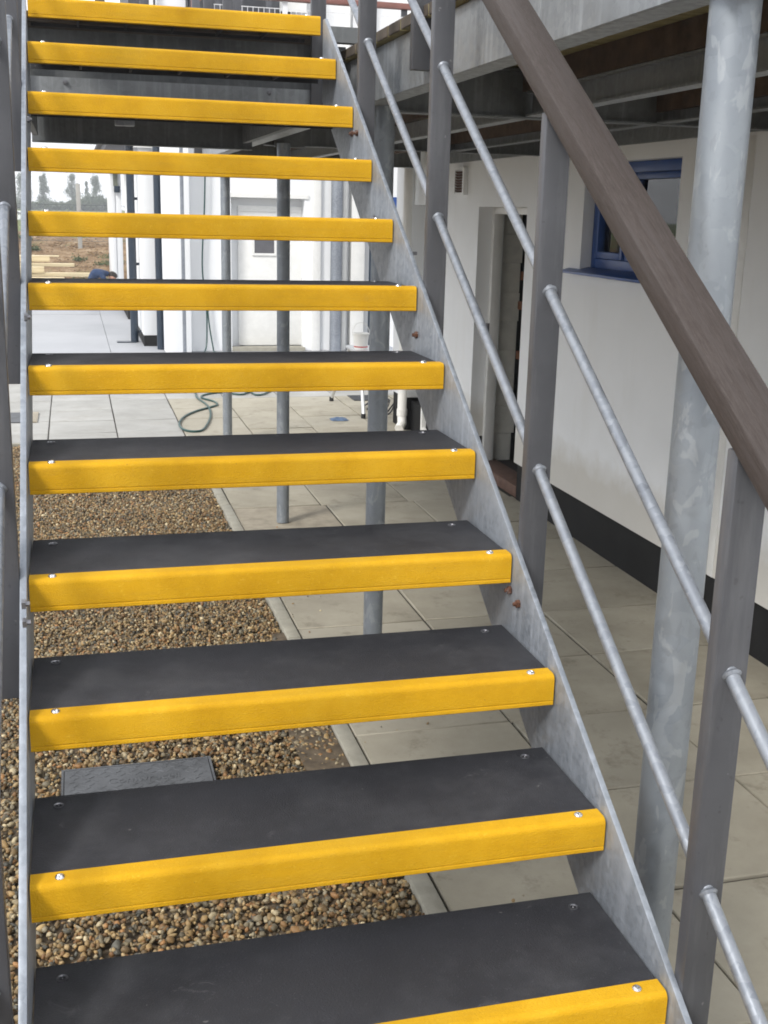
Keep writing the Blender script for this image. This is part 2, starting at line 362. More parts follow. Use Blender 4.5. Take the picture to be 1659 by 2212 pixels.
# gravel bed
part('gravel_bed', B(-3.2, -1.5, Z0-.07, 1.04, 8.94, Z0-.035), 'earth', kind='structure')
def ico(sub):
    bm = bmesh.new(); bmesh.ops.create_icosphere(bm, subdivisions=sub, radius=1)
    v = np.array([tuple(q.co) for q in bm.verts]); f = np.array([[q.index for q in g.verts] for g in bm.faces]); bm.free(); return v, f
PAL = np.array([(.34,.235,.12),(.26,.17,.085),(.40,.30,.17),(.15,.105,.06),(.19,.165,.125),(.105,.105,.10),(.25,.225,.18),(.52,.45,.33),(.32,.175,.08),(.22,.13,.062),(.36,.27,.16),(.24,.20,.14),(.30,.21,.11)])
def pebbles(name, n, region, sub, zt, smin, smax, **kw):
    v, f = ico(sub); nv, nf = len(v), len(f)
    P = np.empty((0, 2))
    x0, x1, y0, y1 = region
    P = np.stack([rng.uniform(x0, x1, n), rng.uniform(y0, y1, n)], 1)
    ex = (P[:,0] > -.01)&(P[:,0] < .548)&(P[:,1] > 2.30)&(P[:,1] < 2.785)
    P = P[~ex]; n = len(P)
    sc = rng.lognormal(0, .3, n)*(smin+smax)/2; sc = np.clip(sc, smin*.7, smax*1.5)
    ax = np.stack([sc*rng.uniform(.8,1.35,n), sc*rng.uniform(.6,1.0,n), sc*rng.uniform(.42,.75,n)], 1)
    bump = 1+rng.uniform(-.17,.17,(n, nv))
    q = rng.normal(size=(n,4)); q[:,1:3] *= .45; q /= np.linalg.norm(q,axis=1,keepdims=True)
    a,b,c,d = q.T
    M = np.stack([1-2*(c*c+d*d),2*(b*c-a*d),2*(b*d+a*c),2*(b*c+a*d),1-2*(b*b+d*d),2*(c*d-a*b),2*(b*d-a*c),2*(c*d+a*b),1-2*(b*b+c*c)],1).reshape(n,3,3)
    V = v[None]*bump[...,None]*ax[:,None]
    V = np.einsum('nij,nkj->nki', M, V)
    und = .006*np.sin(P[:,0]*5.1+1)*np.cos(P[:,1]*3.7)+.004*np.sin(P[:,1]*9)
    V += np.stack([P[:,0],P[:,1],zt+und+rng.uniform(-.010,.006,n)],1)[:,None]
    F = (f[None]+(np.arange(n)*nv)[:,None,None]).reshape(-1,3)
    me = bpy.data.meshes.new(name); me.vertices.add(n*nv); me.vertices.foreach_set('co', V.reshape(-1).astype(np.float32))
    me.loops.add(len(F)*3); me.loops.foreach_set('vertex_index', F.reshape(-1).astype(np.int32))
    me.polygons.add(len(F)); me.polygons.foreach_set('loop_start', np.arange(0,len(F)*3,3,dtype=np.int32))
    me.polygons.foreach_set('use_smooth', np.ones(len(F), bool))
    me.update(calc_edges=True)
    colr = PAL[rng.integers(0,len(PAL),n)]*rng.uniform(.5,1.2,(n,1))*np.array([1.05,1.0,.84])
    at = me.color_attributes.new('stone','FLOAT_COLOR','POINT')
    cc = np.concatenate([np.repeat(colr,nv,0), np.ones((n*nv,1))],1); at.data.foreach_set('color', cc.reshape(-1).astype(np.float32))
    me.materials.append(MATS['pebbles']); return link(name, me, **kw)
gv = pebbles('gravel', 16500, (-.58, 1.04, 1.25, 3.1), 2, Z0-.018, .0052, .0106, kind='stuff', label='brown and grey rounded pebbles in the bed under the stairs', category='gravel')
pebbles('stray_pebbles', 55, (1.10, 1.45, 1.2, 6.0), 2, Z0+.006, .003, .006, kind='stuff', label='a few stray pebbles kicked onto the slabs beside the kerb', category='pebbles')
pebbles('gravel', 68000, (-.62, 1.035, 3.1, 8.93), 1, Z0-.020, .0052, .0102, kind='stuff', label='brown and grey rounded pebbles towards the back edge of the bed', category='gravel')
# scattered moss / weeds by the kerb are few; bare earth strip along the kerb
part('bare_soil', MB().add([(.90,1.9,Z0-.018),(1.04,1.9,Z0-.012),(1.04,4.05,Z0-.012),(.98,4.05,Z0-.016),(.92,3.4,Z0-.008),(.86,2.9,Z0-.006),(.88,2.3,Z0-.008)],[(0,1,2,3,4,5,6)]), 'earth', kind='structure')

# ------------------------------------------------------------------ far ground
bank = MB()
nx, ny = 70, 40
vs = []; 
for j in range(ny+1):
    yy = 24.3+(36-24.3)*j/ny
    for i in range(nx+1):
        xx = -14+22*i/nx; t = min(1, max(0, (yy-24.3)/8.2)); h = Z0-.02+1.17*(t*t*(3-2*t)) 
        h += .10*mnoise.noise(Vector((xx*.6, yy*.6, 3)))*min(1,t*3)+.04*mnoise.noise(Vector((xx*2.3, yy*2.3, 1)))*min(1,t*4)
        vs.append((xx, yy, h))
bank.add(vs, [(j*(nx+1)+i, j*(nx+1)+i+1, (j+1)*(nx+1)+i+1, (j+1)*(nx+1)+i) for j in range(ny) for i in range(nx)])
part('dirt_bank', bank, 'dirt_bank', smooth=True, kind='structure')
gf = MB(); vs = []
for j in range(13):
    yy = 31.0+[0,1.2,2.5,4,6,10,16,26,45,70,100,125,142][j]
    for i in range(21):
        xx = (-1+2*i/20)*(22+yy*.55); h = (.56 if yy > 31.5 else .42)+.03*mnoise.noise(Vector((xx,yy,0)))+(yy-31)*.0008
        vs.append((xx,yy,h))
gf.add(vs, [(j*21+i,j*21+i+1,(j+1)*21+i+1,(j+1)*21+i) for j in range(12) for i in range(20)])
part('grass_field', gf, 'grass_field', smooth=True, kind='structure')

# ------------------------------------------------------------------ staircase
st = empty('staircase', 'galvanised steel staircase with dark treads and yellow nosings climbing away', 'staircase', (W/2, 0, 0))
OFF = Vector((-W/2, 0, 0))
def sp(name, mb, mat, parent=None, **k):      # child of the stairs, coordinates in world
    o = part(name, mb, mat, parent or st, **k); o.location = OFF; return o
y0s, y1s = -.80, 3.165
bot = lambda y: SL*y-.278
top = lambda y: SL*y+.022
def stringer(xa, xb):
    prof = [(y0s, Z0-.02), (y0s+.0, max(top(y0s), Z0+.05)), (y1s-.03, top(y1s-.03)), (y1s, top(y1s-.03)), (y1s, bot(y1s)), ((Z0-.02+.278)/SL, Z0-.02)]
    return MB().extr_x(prof, xa, xb)
sl_ = sp('stringer', stringer(-.013, 0), 'galv', bevel=.0015, label='left stringer seen edge-on')
sr_ = sp('stringer', stringer(W+.0005, W+.0125), 'galv', bevel=.0015, label='right stringer with its whole inner face showing')
# tread: one of each mesh
D = .3105
arc = [(.012-.012*math.cos(t), -.009+.012*math.sin(t)) for t in [R(a) for a in (0,18,36,54,72,90)]]
nose = [(.039, .003)] + [(a, b) for a, b in arc[::-1]] + [(0,-.0515),(.0012,-.0525),(.0012,-.0545),(0,-.0555),(0,-.0615),(.0015,-.063),(.022,-.063),(.022,-.058),(.006,-.0575),(.006,-.008),(.010,-.003),(.039,-.003)]
xm = W-.004
nose_me = MB().extr_x(nose[::-1], .003, W-.003).mesh('nosing', 'yellow_grit', bevel=0, smooth=True)
pl = MB().extr_x([(.0065,-.05),(.0065,-.004),(.0105,-.0015),(.041,-.0012),(D-.003,-.0012),(D,-.004),(D,-.05),(D-.006,-.05),(D-.006,-.012),(.012,-.012),(.012,-.05)][::-1], .0025, W-.0025)
for xx in (.17,.34,.51,.68,.85): pl.box(xx-.004, .013, -.046, xx+.004, D-.007, -.0125)
tread_me = pl.mesh('tread', 'dark_grit', smooth=True)
dome = MB()
def lathe(mb, prof, seg=14, c=(0,0,0)):
    b = len(mb.v)
    for r, z in prof:
        for j in range(seg):
            t = 2*math.pi*j/seg; mb.v.append((c[0]+r*math.cos(t), c[1]+r*math.sin(t), c[2]+z))
    for i in range(len(prof)-1):
        for j in range(seg):
            q = (j+1)%seg; mb.f.append((b+i*seg+j,b+i*seg+q,b+(i+1)*seg+q,b+(i+1)*seg+j))
    return mb
lathe(dome, [(.0085,0),(.0082,.0018),(.0065,.0036),(.0038,.0047),(.0008,.005)]); dome.box(-.0045,-.0008,.0046,.0045,.0008,.0056)
screw_me = dome.mesh('screw', 'steel_bright', smooth=True)
ring = lathe(MB(), [(.0095,.0),(.0095,.0012),(.0065,.0016),(.0055,-.001),(.002,-.001),(.0005,.001)])
ring_me = ring.mesh('screw', 'steel_washer', smooth=True)
K0 = -2
for k in range(K0, 13):
    t = link('tread', tread_me, st, Vector((0, k*GO, k*RI))+OFF)
    if k == 12: t['label'] = 'topmost tread at the head of the stairs'
    link('nosing', nose_me, t, (0,0,0))
    for xx in (.050, .9715):
        s_ = link('screw', screw_me, t, (xx+random.uniform(-.003,.003), .0215+random.uniform(-.002,.002), .003)); s_.rotation_euler.z = random.uniform(0,3)
        link('screw', ring_me, t, (xx-.004, .272+random.uniform(-.003,.003), -.0012))
# posts, rods, handrails on both sides
PY = [-.54, .25, 1.045, 1.83, 2.645, 3.43]
def post_mb(xa, xb, y, zb, zt):
    return MB().box(xa, y, zb, xb, y+.030, zt)
for side in (0, 1):
    xa = W+.0128 if side else -.0133-.056
    xb = xa+.056; xc = (xa+xb)/2
    for i, y in enumerate(PY):
        zb = max(Z0, SL*(y+.015)-.235) if y < 3 else 1.80; zt = SL*(y+.015)+.925 if y < 3.3 else 3.12
        po = sp('post', post_mb(xa, xb, y, zb, zt), 'grey_paint', bevel=.003)
        for h in (.207, .585):
            for yy in (y-.001, y+.031):
                zz = SL*yy+h; d_ = Vector((0, 1, SL)).normalized()*.0045; c_ = Vector((xc, yy, zz)); sg = 1 if yy > y else -1
                wm = MB(); wm.tube([c_-d_, c_, c_+d_], [.0175 if sg < 0 else .0145, .0175, .0145 if sg < 0 else .0175][::1] if False else [.0130, .0165, .0130], 14)
                part('weld_bead', wm, 'galv_rod', po, smooth=True)
    for h, rr in ((.207, .0118), (.585, .0118)):
        ya, yb = PY[0]-.12, PY[-1]+.015
        sp('rail_rod', MB().tube([(xc, ya, SL*ya+h), (xc, yb, SL*yb+h)], rr, 14), 'galv_rod', smooth=True)
    # handrail: square-ish hardwood bar running up the pitch
    ang = math.atan(SL); ya, yb = -.75, 3.45; L = (yb-ya)/math.cos(ang)
    hb = MB().box(-.041, 0, -.021, .041, L, .021)
    h = part('handrail', hb, 'rail_wood', st, bevel=.0045, segs=2)
    h.location = OFF+Vector((xc, ya, SL*ya+.966)); h.rotation_euler = (ang, 0, 0)
    fl = MB().box(-.02, 0, -.030, .02, L, -.0215)
    f_ = part('rail_flat', fl, 'grey_paint', st); f_.location = h.location; f_.rotation_euler = (ang,0,0)
# bolts through the stringers at each post
hexb = lathe(MB(), [(.0001,.0),(.0095,0),(.0095,.007),(.0001,.0075)], 6); lathe(hexb, [(.005,.007),(.005,.014),(.0001,.0145)], 8)
bolt_me = hexb.mesh('bolt', 'rust_bolt'); bolt_g = hexb.mesh('bolt', 'steel_washer')
for yb, zb in ((2.663,1.669),(2.597,1.667),(1.853,1.098),(1.067,.619),(1.014,.605),(.27,.10),(2.347,1.403)):
    b = link('bolt', bolt_me if yb != 2.347 else bolt_g, sr_, (W, yb, zb)); b.rotation_euler = (0, R(-90), 0)
for yb, zb in ((2.59,1.666),(1.605,1.168),(.829,.70),(.829,.735),(.05,.17)):
    b = link('bolt', bolt_g, sl_, (0.0, yb, zb)); b.rotation_euler = (0, R(90), 0)

# ------------------------------------------------------------------ raised walkway
wk = empty('raised_walkway', 'raised walkway deck on galvanised columns and beams along the white wall', 'walkway', (1.27, .77, Z0))
WO = Vector((-1.27, -.77, -Z0))
def wp(name, mb, mat, parent=None, **k):
    o = part(name, mb, mat, parent or wk, **k)
    if parent is None: o.location = WO
    return o
XF = 1.20
def column(x, y, r, zb=Z0, zt=1.8115):
    c = wp('column', MB().tube([(x,y,zb),(x,y,(zb+zt)/2),(x,y,zt)], r, 40), 'galv_blotch', smooth=True)
    return c
for cx_, cy_ in ((1.268, .77), (1.29, 3.28), (1.385, 8.85)):
    ft = lathe(MB(), [(.001,.004),(.052,.004),(.066,.0015),(.072,-.004)], 28, (cx_, cy_, Z0)); wp('mortar_collar', ft, 'mortar', smooth=True)
column(1.268, .77, .0455); column(1.29, 3.28, .0405); column(1.388, 6.05, .0405); column(1.385, 8.85, .0405)
YE = .66      # the deck ends just past the near column
fb = MB().box(XF, 1.525, 1.812, XF+.008, 9.6, 1.99).box(XF, YE, 1.812, XF+.008, 1.5225, 1.99)
fb.box(XF+.0082, YE, 1.812, XF+.082, 9.6, 1.822).box(XF+.0082, YE, 1.981, XF+.08, 9.6, 1.990)
wp('fascia_beam', fb, 'galv_fascia', bevel=.001, segs=1)
def cross(y, x0, x1, zb=1.80, zt=1.985, mat='galv_dull', name='cross_beam'):
    wp(name, MB().box(x0, y, zb+.008, x1, y+.008, zt-.008).box(x0, y-.03, zb, x1, y+.05, zb+.0078).box(x0, y-.03, zt-.0078, x1, y+.05, zt), mat)
wp('end_beam', MB().box(XF+.084, YE, 1.812, 3.128, YE+.008, 1.99).box(XF+.084, YE+.0082, 1.812, 3.128, YE+.08, 1.822), 'galv_fascia')
for y in (3.38, 6.13, 8.88): cross(y, XF+.085, 3.10)
# middle beam parallel to the wall with a timber joist above it
mb_ = MB().box(1.917, YE+.09, 1.814, 1.924, 3.345, 1.893).box(1.89, YE+.09, 1.805, 1.951, 3.345, 1.8138).box(1.89, YE+.09, 1.8932, 1.951, 3.345, 1.90)
mb_.box(1.917, 3.44, 1.814, 1.924, 6.09, 1.893).box(1.89, 3.44, 1.805, 1.951, 6.09, 1.8138)
mb_.box(1.917, 6.19, 1.814, 1.924, 8.84, 1.893).box(1.89, 6.19, 1.805, 1.951, 8.84, 1.8138)
wp('middle_beam', mb_, 'galv_fascia')
for x in (1.885, 2.48):
    wp('joist', MB().box(x, YE+.09, 1.902 if x < 2 else 1.85, x+.05, 9.5, 1.992), 'joist_wood')
m2 = MB().box(2.497, 3.44, 1.812, 2.504, 6.09, 1.849).box(2.47, 3.44, 1.804, 2.53, 6.09, 1.8118); m2.box(2.497, YE+.09, 1.812, 2.504, 3.345, 1.849).box(2.47, YE+.09, 1.804, 2.53, 3.345, 1.8118)
wp('middle_beam', m2, 'galv_dull')
wp('wall_beam', MB().box(3.10, YE+.09, 1.815, 3.128, 8.1, 1.985), 'galv_dull')
bd = B(0, 0, 0, 1.955, .142, .036).mesh('deck_board', 'treated_board', bevel=.003, segs=1)
bd.materials.append(MATS['board_top'])
for p_ in bd.polygons:
    if p_.center.x < .004 or p_.normal.z > .3: p_.material_index = 1
bt = B(0, 0, 0, 1.955, .142, .036).mesh('deck_board', 'board_top', bevel=.003, segs=1)
y = YE-.02
while y < 9.4:
    link('deck_board', bd, wk, WO+Vector((XF-.03, y, 1.9935))); y += .1555
bdr = B(0, 0, 0, XF-.036+.085, .142, .034).mesh('deck_board', 'board_top', bevel=.003, segs=1)
y = 3.46
while y < 6.1:
    link('deck_board', bdr, wk, WO+Vector((-.085, y, 2.062))); y += .1555
# landing frame at the head of the stairs
lf = MB().box(-.075, 3.455, 1.775, 1.19, 3.467, 1.874)
wp('landing_beam', MB().box(-.075, 3.52, 1.79, 1.19, 3.527, 2.046).box(-.075, 3.53, 1.79, 1.19, 3.60, 1.797), 'galv_dull')
wp('landing_beam', lf, 'galv_fascia')
wp('landing_trim', MB().box(1.0345+.06, 3.40, 2.046, 1.26, 3.452, 2.102), 'galv_dull')
for x in (.116, .876):
    b = link('bolt', bolt_g, None, None); b.parent = wk; b.location = WO+Vector((x, 3.4545, 1.857)); b.rotation_euler = (R(90), 0, 0)
cross(6.05, -.08, XF-.004, 1.765, 2.04, name='landing_beam')
cross(4.8, -.08, XF-.004, 1.86, 2.04, name='landing_beam')
for x in (-.075, 1.13):
    wp('landing_joist', MB().box(x, 3.54, 1.80, x+.03, 6.0, 2.045), 'galv_dull')
wp('junction_box', MB().box(.335, 4.60, 1.785, .425, 4.66, 1.835), 'galv_rod', bevel=.004)
# connection plate and bolts by the column
wp('end_plate', MB().box(1.34, 6.06, 1.79, 1.52, 6.115, 1.98), 'galv_dull')
# deck edge railing: posts on the fascia, red-brown handrail, mesh infill
for y in (2.39, 4.2+2.3, 8.9):
    wp('railing_post', MB().box(XF-.062, y, 1.845 if y < 3 else 1.83, XF-.0005, y+.03, 3.05), 'grey_paint', bevel=.003)
wp('railing_post', MB().box(.915, 6.02, 2.1, .97, 6.05, 3.1), 'grey_paint', bevel=.002)
wp('railing_post', MB().box(1.025, 6.02, 2.1, 1.085, 6.05, 3.1), 'grey_paint', bevel=.002)
wp('railing_post', MB().box(.30, 6.02, 2.1, .355, 6.05, 3.1), 'grey_paint', bevel=.002)
wp('railing_post', MB().box(2.9, 8.9, 2.03, 2.95, 8.93, 3.1), 'grey_paint', bevel=.002)
# far end guard of the walkway
wp('guard_rail', MB().box(1.27, 8.86, 3.08, 3.10, 8.93, 3.125), 'red_rail', bevel=.004)
gm = MB()
for x in np.arange(1.32, 3.08, .045): gm.tube([(x, 8.9, 2.12), (x, 8.9, 3.02)], .003, 4)
for z in (2.12, 2.42, 2.72, 3.02): gm.tube([(1.3, 8.9, z), (3.09, 8.9, z)], .004, 4)
for x in (1.29, 1.9, 2.5, 3.08): gm.box(x-.02, 8.89, 2.03, x+.02, 8.92, 3.079)
wp('mesh_panel', gm, 'white_mesh')

# ------------------------------------------------------------------ white building at the right
wb = empty('white_building', 'white clad building with blue window and black base along the right of the paving', 'building', (3.13, 4, Z0))
BO = Vector((-3.13, -4, -Z0))
def bp_(name, mb, mat, parent=None, **k):
    o = part(name, mb, mat, parent or wb, **k)
    if parent is None: o.location = BO
    return o
X, XB = 3.13, 3.34
ZB, ZT = -.30, 4.7
D0, D1, DT = 6.384, 7.375, 1.477
W0_, W1_, WB_, WT_ = 4.31, 5.47, 1.105, 1.733
wl = MB()
wl.box(X, -6, ZB, XB, 3.655, ZT)
wl.box(X, 3.66, ZB, XB, W0_, ZT).box(X, W0_, ZB, XB, W1_, WB_).box(X, W0_, WT_, XB, W1_, ZT).box(X, W1_, ZB, XB, D0, ZT)
wl.box(X, D0, DT, XB, D1, ZT).box(X, D1, ZB, XB, 8.70, ZT)
wl.box(X, 8.70, 1.49, XB, 9.13, ZT).box(3.30, 8.70, ZB, XB, 9.13, 1.49)
bp_('wall', wl, 'white_wall')
bp_('wall_return', MB().box(3.09, 9.135, ZB+.03, 3.6, 9.6, ZT), 'white_far', bevel=.008)
bp_('plinth', MB().box(3.155, -6, Z0-.05, XB, D0-.01, ZB).box(3.155, D1+.01, Z0-.05, XB, 9.13, ZB-.0), 'black_plinth')
bp_('plinth', MB().box(3.10, 9.131, Z0-.05, 3.58, 9.56, ZB+.03), 'black_plinth', label='black base block under the projecting corner')
bp_('joint_strip', MB().box(X-.004, 3.645, ZB, X+.002, 3.70, 1.80), 'white_trim', bevel=.001)
# wall vent
v = bp_('wall_vent', MB().box(X-.035, 7.66, 1.565, X-.001, 7.925, 1.585).box(X-.035, 7.66, 1.755, X-.001, 7.925, 1.775).box(X-.035, 7.66, 1.585, X-.001, 7.70, 1.755).box(X-.035, 7.885, 1.585, X-.001, 7.925, 1.755).box(X-.012, 7.70, 1.585, X-.001, 7.885, 1.755), 'curtain')
v.data.materials[0] = MATS['white_wall']
for i in range(8):
    o = part('louvre', MB().box(-.006, 0, -.002, .016, .183, .002), 'threshold_wood', v); o.location = (X-.026, 7.701, 1.597+i*.0205); o.rotation_euler = (0, R(35), 0)
# window
wn = bp_('window', MB().box(3.20, W0_+.002, WB_+.01, 3.26, W0_+.06, WT_-.002).box(3.20, W1_-.06, WB_+.01, 3.26, W1_-.002, WT_-.002)
     .box(3.20, W0_+.061, WB_+.01, 3.26, W1_-.061, WB_+.075).box(3.20, W0_+.061, WT_-.062, 3.26, W1_-.061, WT_-.002)
     .box(3.203, 4.955, WB_+.076, 3.257, 5.035, WT_-.063), 'blue_paint', bevel=.004)
sash = MB()
for a, b in ((W0_+.062, 4.953), (5.037, W1_-.062)):
    z0_, z1_ = WB_+.077, WT_-.064
    sash.box(3.192, a, z0_, 3.235, a+.035, z1_).box(3.192, b-.035, z0_, 3.235, b, z1_).box(3.192, a+.036, z0_, 3.235, b-.036, z0_+.04).box(3.192, a+.036, z1_-.035, 3.235, b-.036, z1_)
part('sash', sash, 'blue_paint', wn, bevel=.003)
part('pane', MB().box(3.228, 5.07, WB_+.11, 3.232, W1_-.095, WT_-.095), 'glass', wn)
part('pane', MB().box(3.228, W0_+.095, WB_+.11, 3.232, 4.92, WT_-.095), 'glass', wn)
part('sill', MB().add([(3.07,W0_-.06,1.098),(3.07,5.63,1.098),(3.07,5.63,1.082),(3.07,W0_-.06,1.082),(3.19,W0_-.06,1.125),(3.19,5.63,1.125),(3.19,5.63,1.10),(3.19,W0_-.06,1.10)],
    [(0,1,2,3),(4,7,6,5),(0,4,5,1),(3,2,6,7),(0,3,7,4),(1,5,6,2)]), 'blue_paint', wn, bevel=.002)
bn = part('blind', MB().box(3.236, W0_+.10, 1.22, 3.239, 4.90, 1.62), 'blind', wn)
part('curtain', MB().box(3.30, W0_-.2, .9, 3.31, W1_+.3, 1.9), 'curtain', wn)
# door opening: frame, block walled lobby, threshold
bp_('door_frame', MB().box(3.24, D1-.05, Z0+.08, 3.32, D1-.001, DT-.001).box(3.24, D0+.001, Z0+.08, 3.32, D0+.05, DT-.001).box(3.24, D0+.051, DT-.05, 3.32, D1-.051, DT-.001), 'white_trim', bevel=.003)
lob = MB().box(3.345, 7.43, Z0, 3.50, 7.5, 1.9)
blk = bp_('lobby_wall', MB().box(3.342, 7.432, Z0, 3.51, 7.5, 1.9), 'cream_block')
for r_ in range(9):
    xx = 3.345+(.0 if r_%2 else -.12)
    while xx < 3.50:
        xa, xb2 = max(3.345, xx), min(3.505+random.uniform(-.01,.03), xx+.29)
        if xb2-xa > .02:
            part('block', MB().box(xa+.002, 7.425, Z0+.06+r_*.225, xb2-.002, 7.4395, Z0+.28+r_*.225), 'cream_block', blk, bevel=.002, segs=1)
        xx += .295
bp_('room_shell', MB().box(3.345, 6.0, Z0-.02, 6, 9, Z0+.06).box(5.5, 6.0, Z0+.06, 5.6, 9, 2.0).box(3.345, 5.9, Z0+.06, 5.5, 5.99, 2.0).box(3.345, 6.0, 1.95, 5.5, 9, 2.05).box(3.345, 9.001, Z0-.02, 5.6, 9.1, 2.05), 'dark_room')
for i, zz in enumerate((.31, .70, .93)):
    bp_('brick', MB().box(3.512+random.uniform(-.005,.01), 7.38, zz, 3.60, 7.43, zz+.065), 'brick_red', bevel=.004)
bp_('latch', MB().box(3.225, 7.325, .50, 3.24, 7.36, .60).tube([(3.225, 7.34, .56), (3.20, 7.34, .56)], .010, 10), 'steel_washer')
# down pipe at the corner, with bracket and shoe
dp = bp_('downpipe', MB().tube([(3.035, 9.02, 1.8), (3.035, 9.02, Z0+.16), (3.03, 8.99, Z0+.09), (2.985, 8.93, Z0+.05)], .043, 20), 'white_plastic', smooth=True)
for z in (1.05, -.1): part('bracket', MB().box(3.03, 9.0, z, 3.13, 9.04, z+.03), 'steel_washer', dp, bevel=.002)
part('collar', MB().tube([(3.035, 9.02, Z0+.22), (3.035, 9.02, Z0+.16)], .049, 20), 'white_plastic', dp, smooth=True)
bp_('corner_flashing', MB().box(3.11, 8.62, Z0, 3.15, 8.66, ZB+.2).add([(3.12,8.5,Z0),(3.12,8.66,Z0),(3.12,8.66,Z0+.13),(3.12,8.56,Z0+.11),(3.14,8.5,Z0),(3.14,8.66,Z0),(3.14,8.66,Z0+.13),(3.14,8.56,Z0+.11)],[(0,1,2,3),(7,6,5,4),(0,3,7,4),(3,2,6,7),(2,1,5,6),(1,0,4,5)]), 'white_trim')
th = part('threshold_board', MB().box(3.17, 6.39, Z0+.0, 3.36, 7.37, Z0+.085), 'threshold_wood', bevel=.005); th['label'] = 'brown timber board lying across the open doorway threshold'; th['category'] = 'board'

# ------------------------------------------------------------------ far white building
fbld = empty('far_building', 'white rendered building across the back of the patio with stepped corner blocks', 'building', (1.6, 15.45, Z0))
FO = Vector((-1.6, -15.45, -Z0))
def fp(name, mb, mat, parent=None, **k):
    o = part(name, mb, mat, parent or fbld, **k)
    if parent is None: o.location = FO
    return o
YF = 15.45
PB = -.42
pf = MB().box(2.30, YF+.22, Z0, 3.345, YF+.3, 1.57)                              # recessed door wall
fw = MB().box(1.70, YF, Z0, 2.30, YF+.3, 5.2).box(2.30, YF, 1.57, 3.345, YF+.3, 5.2).box(3.345, YF, Z0, 3.99, YF+.3, 5.2).box(3.99, YF+.05, Z0, 4.64, YF+.3, 5.2).box(4.64, YF, 1.63, 6.5, YF+.3, 5.2).box(4.64, YF, Z0, 6.5, YF+.3, .6).box(5.6, YF, .6, 6.5, YF+.3, 1.63)
fp('wall', fw, 'white_far'); fp('wall', pf, 'white_far', label='recessed wall panel behind the garage door')
dr = fp('door', MB().box(2.42, YF+.17, Z0+.06, 3.345, YF+.215, 1.46), 'white_trim', bevel=.004, label='white panelled door with a small dark window')
part('pane', MB().box(2.653, YF+.16, .803, 2.938, YF+.168, 1.02), 'soffit_grey', dr)
part('frame', MB().box(2.62, YF+.150, .77, 2.652, YF+.169, 1.05).box(2.939, YF+.150, .77, 2.97, YF+.169, 1.05).box(2.653, YF+.150, .77, 2.938, YF+.169, .8025).box(2.653, YF+.150, 1.0205, 2.938, YF+.169, 1.05), 'white_trim', dr)
for z in (1.30, 1.38):
    part('rail', MB().box(2.44, YF+.155, z, 3.33, YF+.169, z+.03), 'white_trim', dr)
fp('doorstep', MB().box(2.30, YF-.06, Z0, 3.36, YF+.16, Z0+.05), 'kerb_stone')
fp('lintel', MB().box(2.28, YF-.02, 1.57, 3.40, YF-.001, 1.63), 'white_trim')
# pilasters and pipes
fp('pilaster', MB().box(3.46, YF-.05, Z0, 3.58, YF-.001, 4.8), 'white_trim', bevel=.004)
fp('pilaster', MB().box(3.90, YF-.06, Z0, 3.96, YF-.001, 4.8), 'white_trim', bevel=.004)
fp('pilaster', MB().box(4.02, YF-.10, Z0, 4.22, YF+.049, 4.8), 'white_trim', bevel=.004)
def vpipe(x, y, r, mat, zt, name='downpipe', zb=Z0, **k): return fp(name, MB().tube([(x,y,zb),(x,y,zt)], r, 20), mat, smooth=True, **k)
vpipe(3.79, YF-.14, .085, 'galv_rod', 2.3, 'column'); vpipe(1.60, YF-.16, .085, 'galv_rod', 2.3, 'column')
vpipe(4.33, YF-.12, .05, 'black_pipe', 2.3, label='black downpipe near the right end')
# blue window far right
bw = fp('window', MB().box(4.645, YF-.01, 1.45, 5.6, YF+.05, 1.629).box(4.645, YF-.01, .60, 4.72, YF+.05, 1.449).box(4.721, YF-.01, .60, 5.6, YF+.05, .68), 'blue_paint')
part('pane', MB().box(4.722, YF+.02, .681, 5.6, YF+.03, 1.449), 'glass_blue', bw)
# stepped corner blocks to the left
fp('corner_block', MB().box(1.335, YF-.24, Z0+.01, 1.70, YF+.05, 2.9).box(1.335, YF-.23, 2.9, 1.70, YF+3, 5.2), 'white_far', bevel=.01)
fp('corner_block', MB().box(1.085, 16.10, PB, 1.334, 17.9, 2.55), 'white_far', bevel=.01)
fp('corner_block', MB().box(1.16, 20.3, PB, 1.9, 22.6, 2.45).box(1.03, 24.02, PB, 1.159, 26, 2.45), 'white_far', bevel=.01)
fp('corner_block', MB().box(.932, 24.0, Z0, 1.028, 26, 2.45), 'white_far', bevel=.01)
fp('corner_block', MB().box(1.34, 17.0, PB, 3, 20.29, 2.45), 'white_far')
pb = MB().box(1.092, 16.115, Z0-.04, 1.334, 17.88, PB-.001).box(1.06, 20.32, Z0-.04, 1.9, 22.5, PB-.001)
fp('plinth', pb, 'black_plinth', label='black base of the stepped corner blocks')
p1 = vpipe(.985, 16.66, .058, 'black_pipe', 2.4, label='black downpipe standing clear of the corner')
p2 = vpipe(1.315, 15.72, .062, 'black_pipe', 2.4, label='second black downpipe beside the corner')
for z in (.56, -.44, 1.5): part('bracket', MB().box(1.0, 16.66, z, 1.09, 16.70, z+.04), 'black_pipe', p1)
for z in (.56, -.37, 1.5): part('bracket', MB().box(1.32, 15.70, z, 1.42, 15.74, z+.04), 'black_pipe', p2)
fp('base_plate', MB().box(.72, 16.55, Z0, 1.0, 16.72, Z0+.012), 'black_pipe')
lm = fp('wall_lamp', MB().box(1.01, 23.8, 1.67, 1.13, 23.99, 1.80), 'black_pipe', bevel=.01)
part('wall_bracket', MB().box(1.0, 23.9, 1.801, 1.09, 23.99, 2.1), 'curtain', lm); 
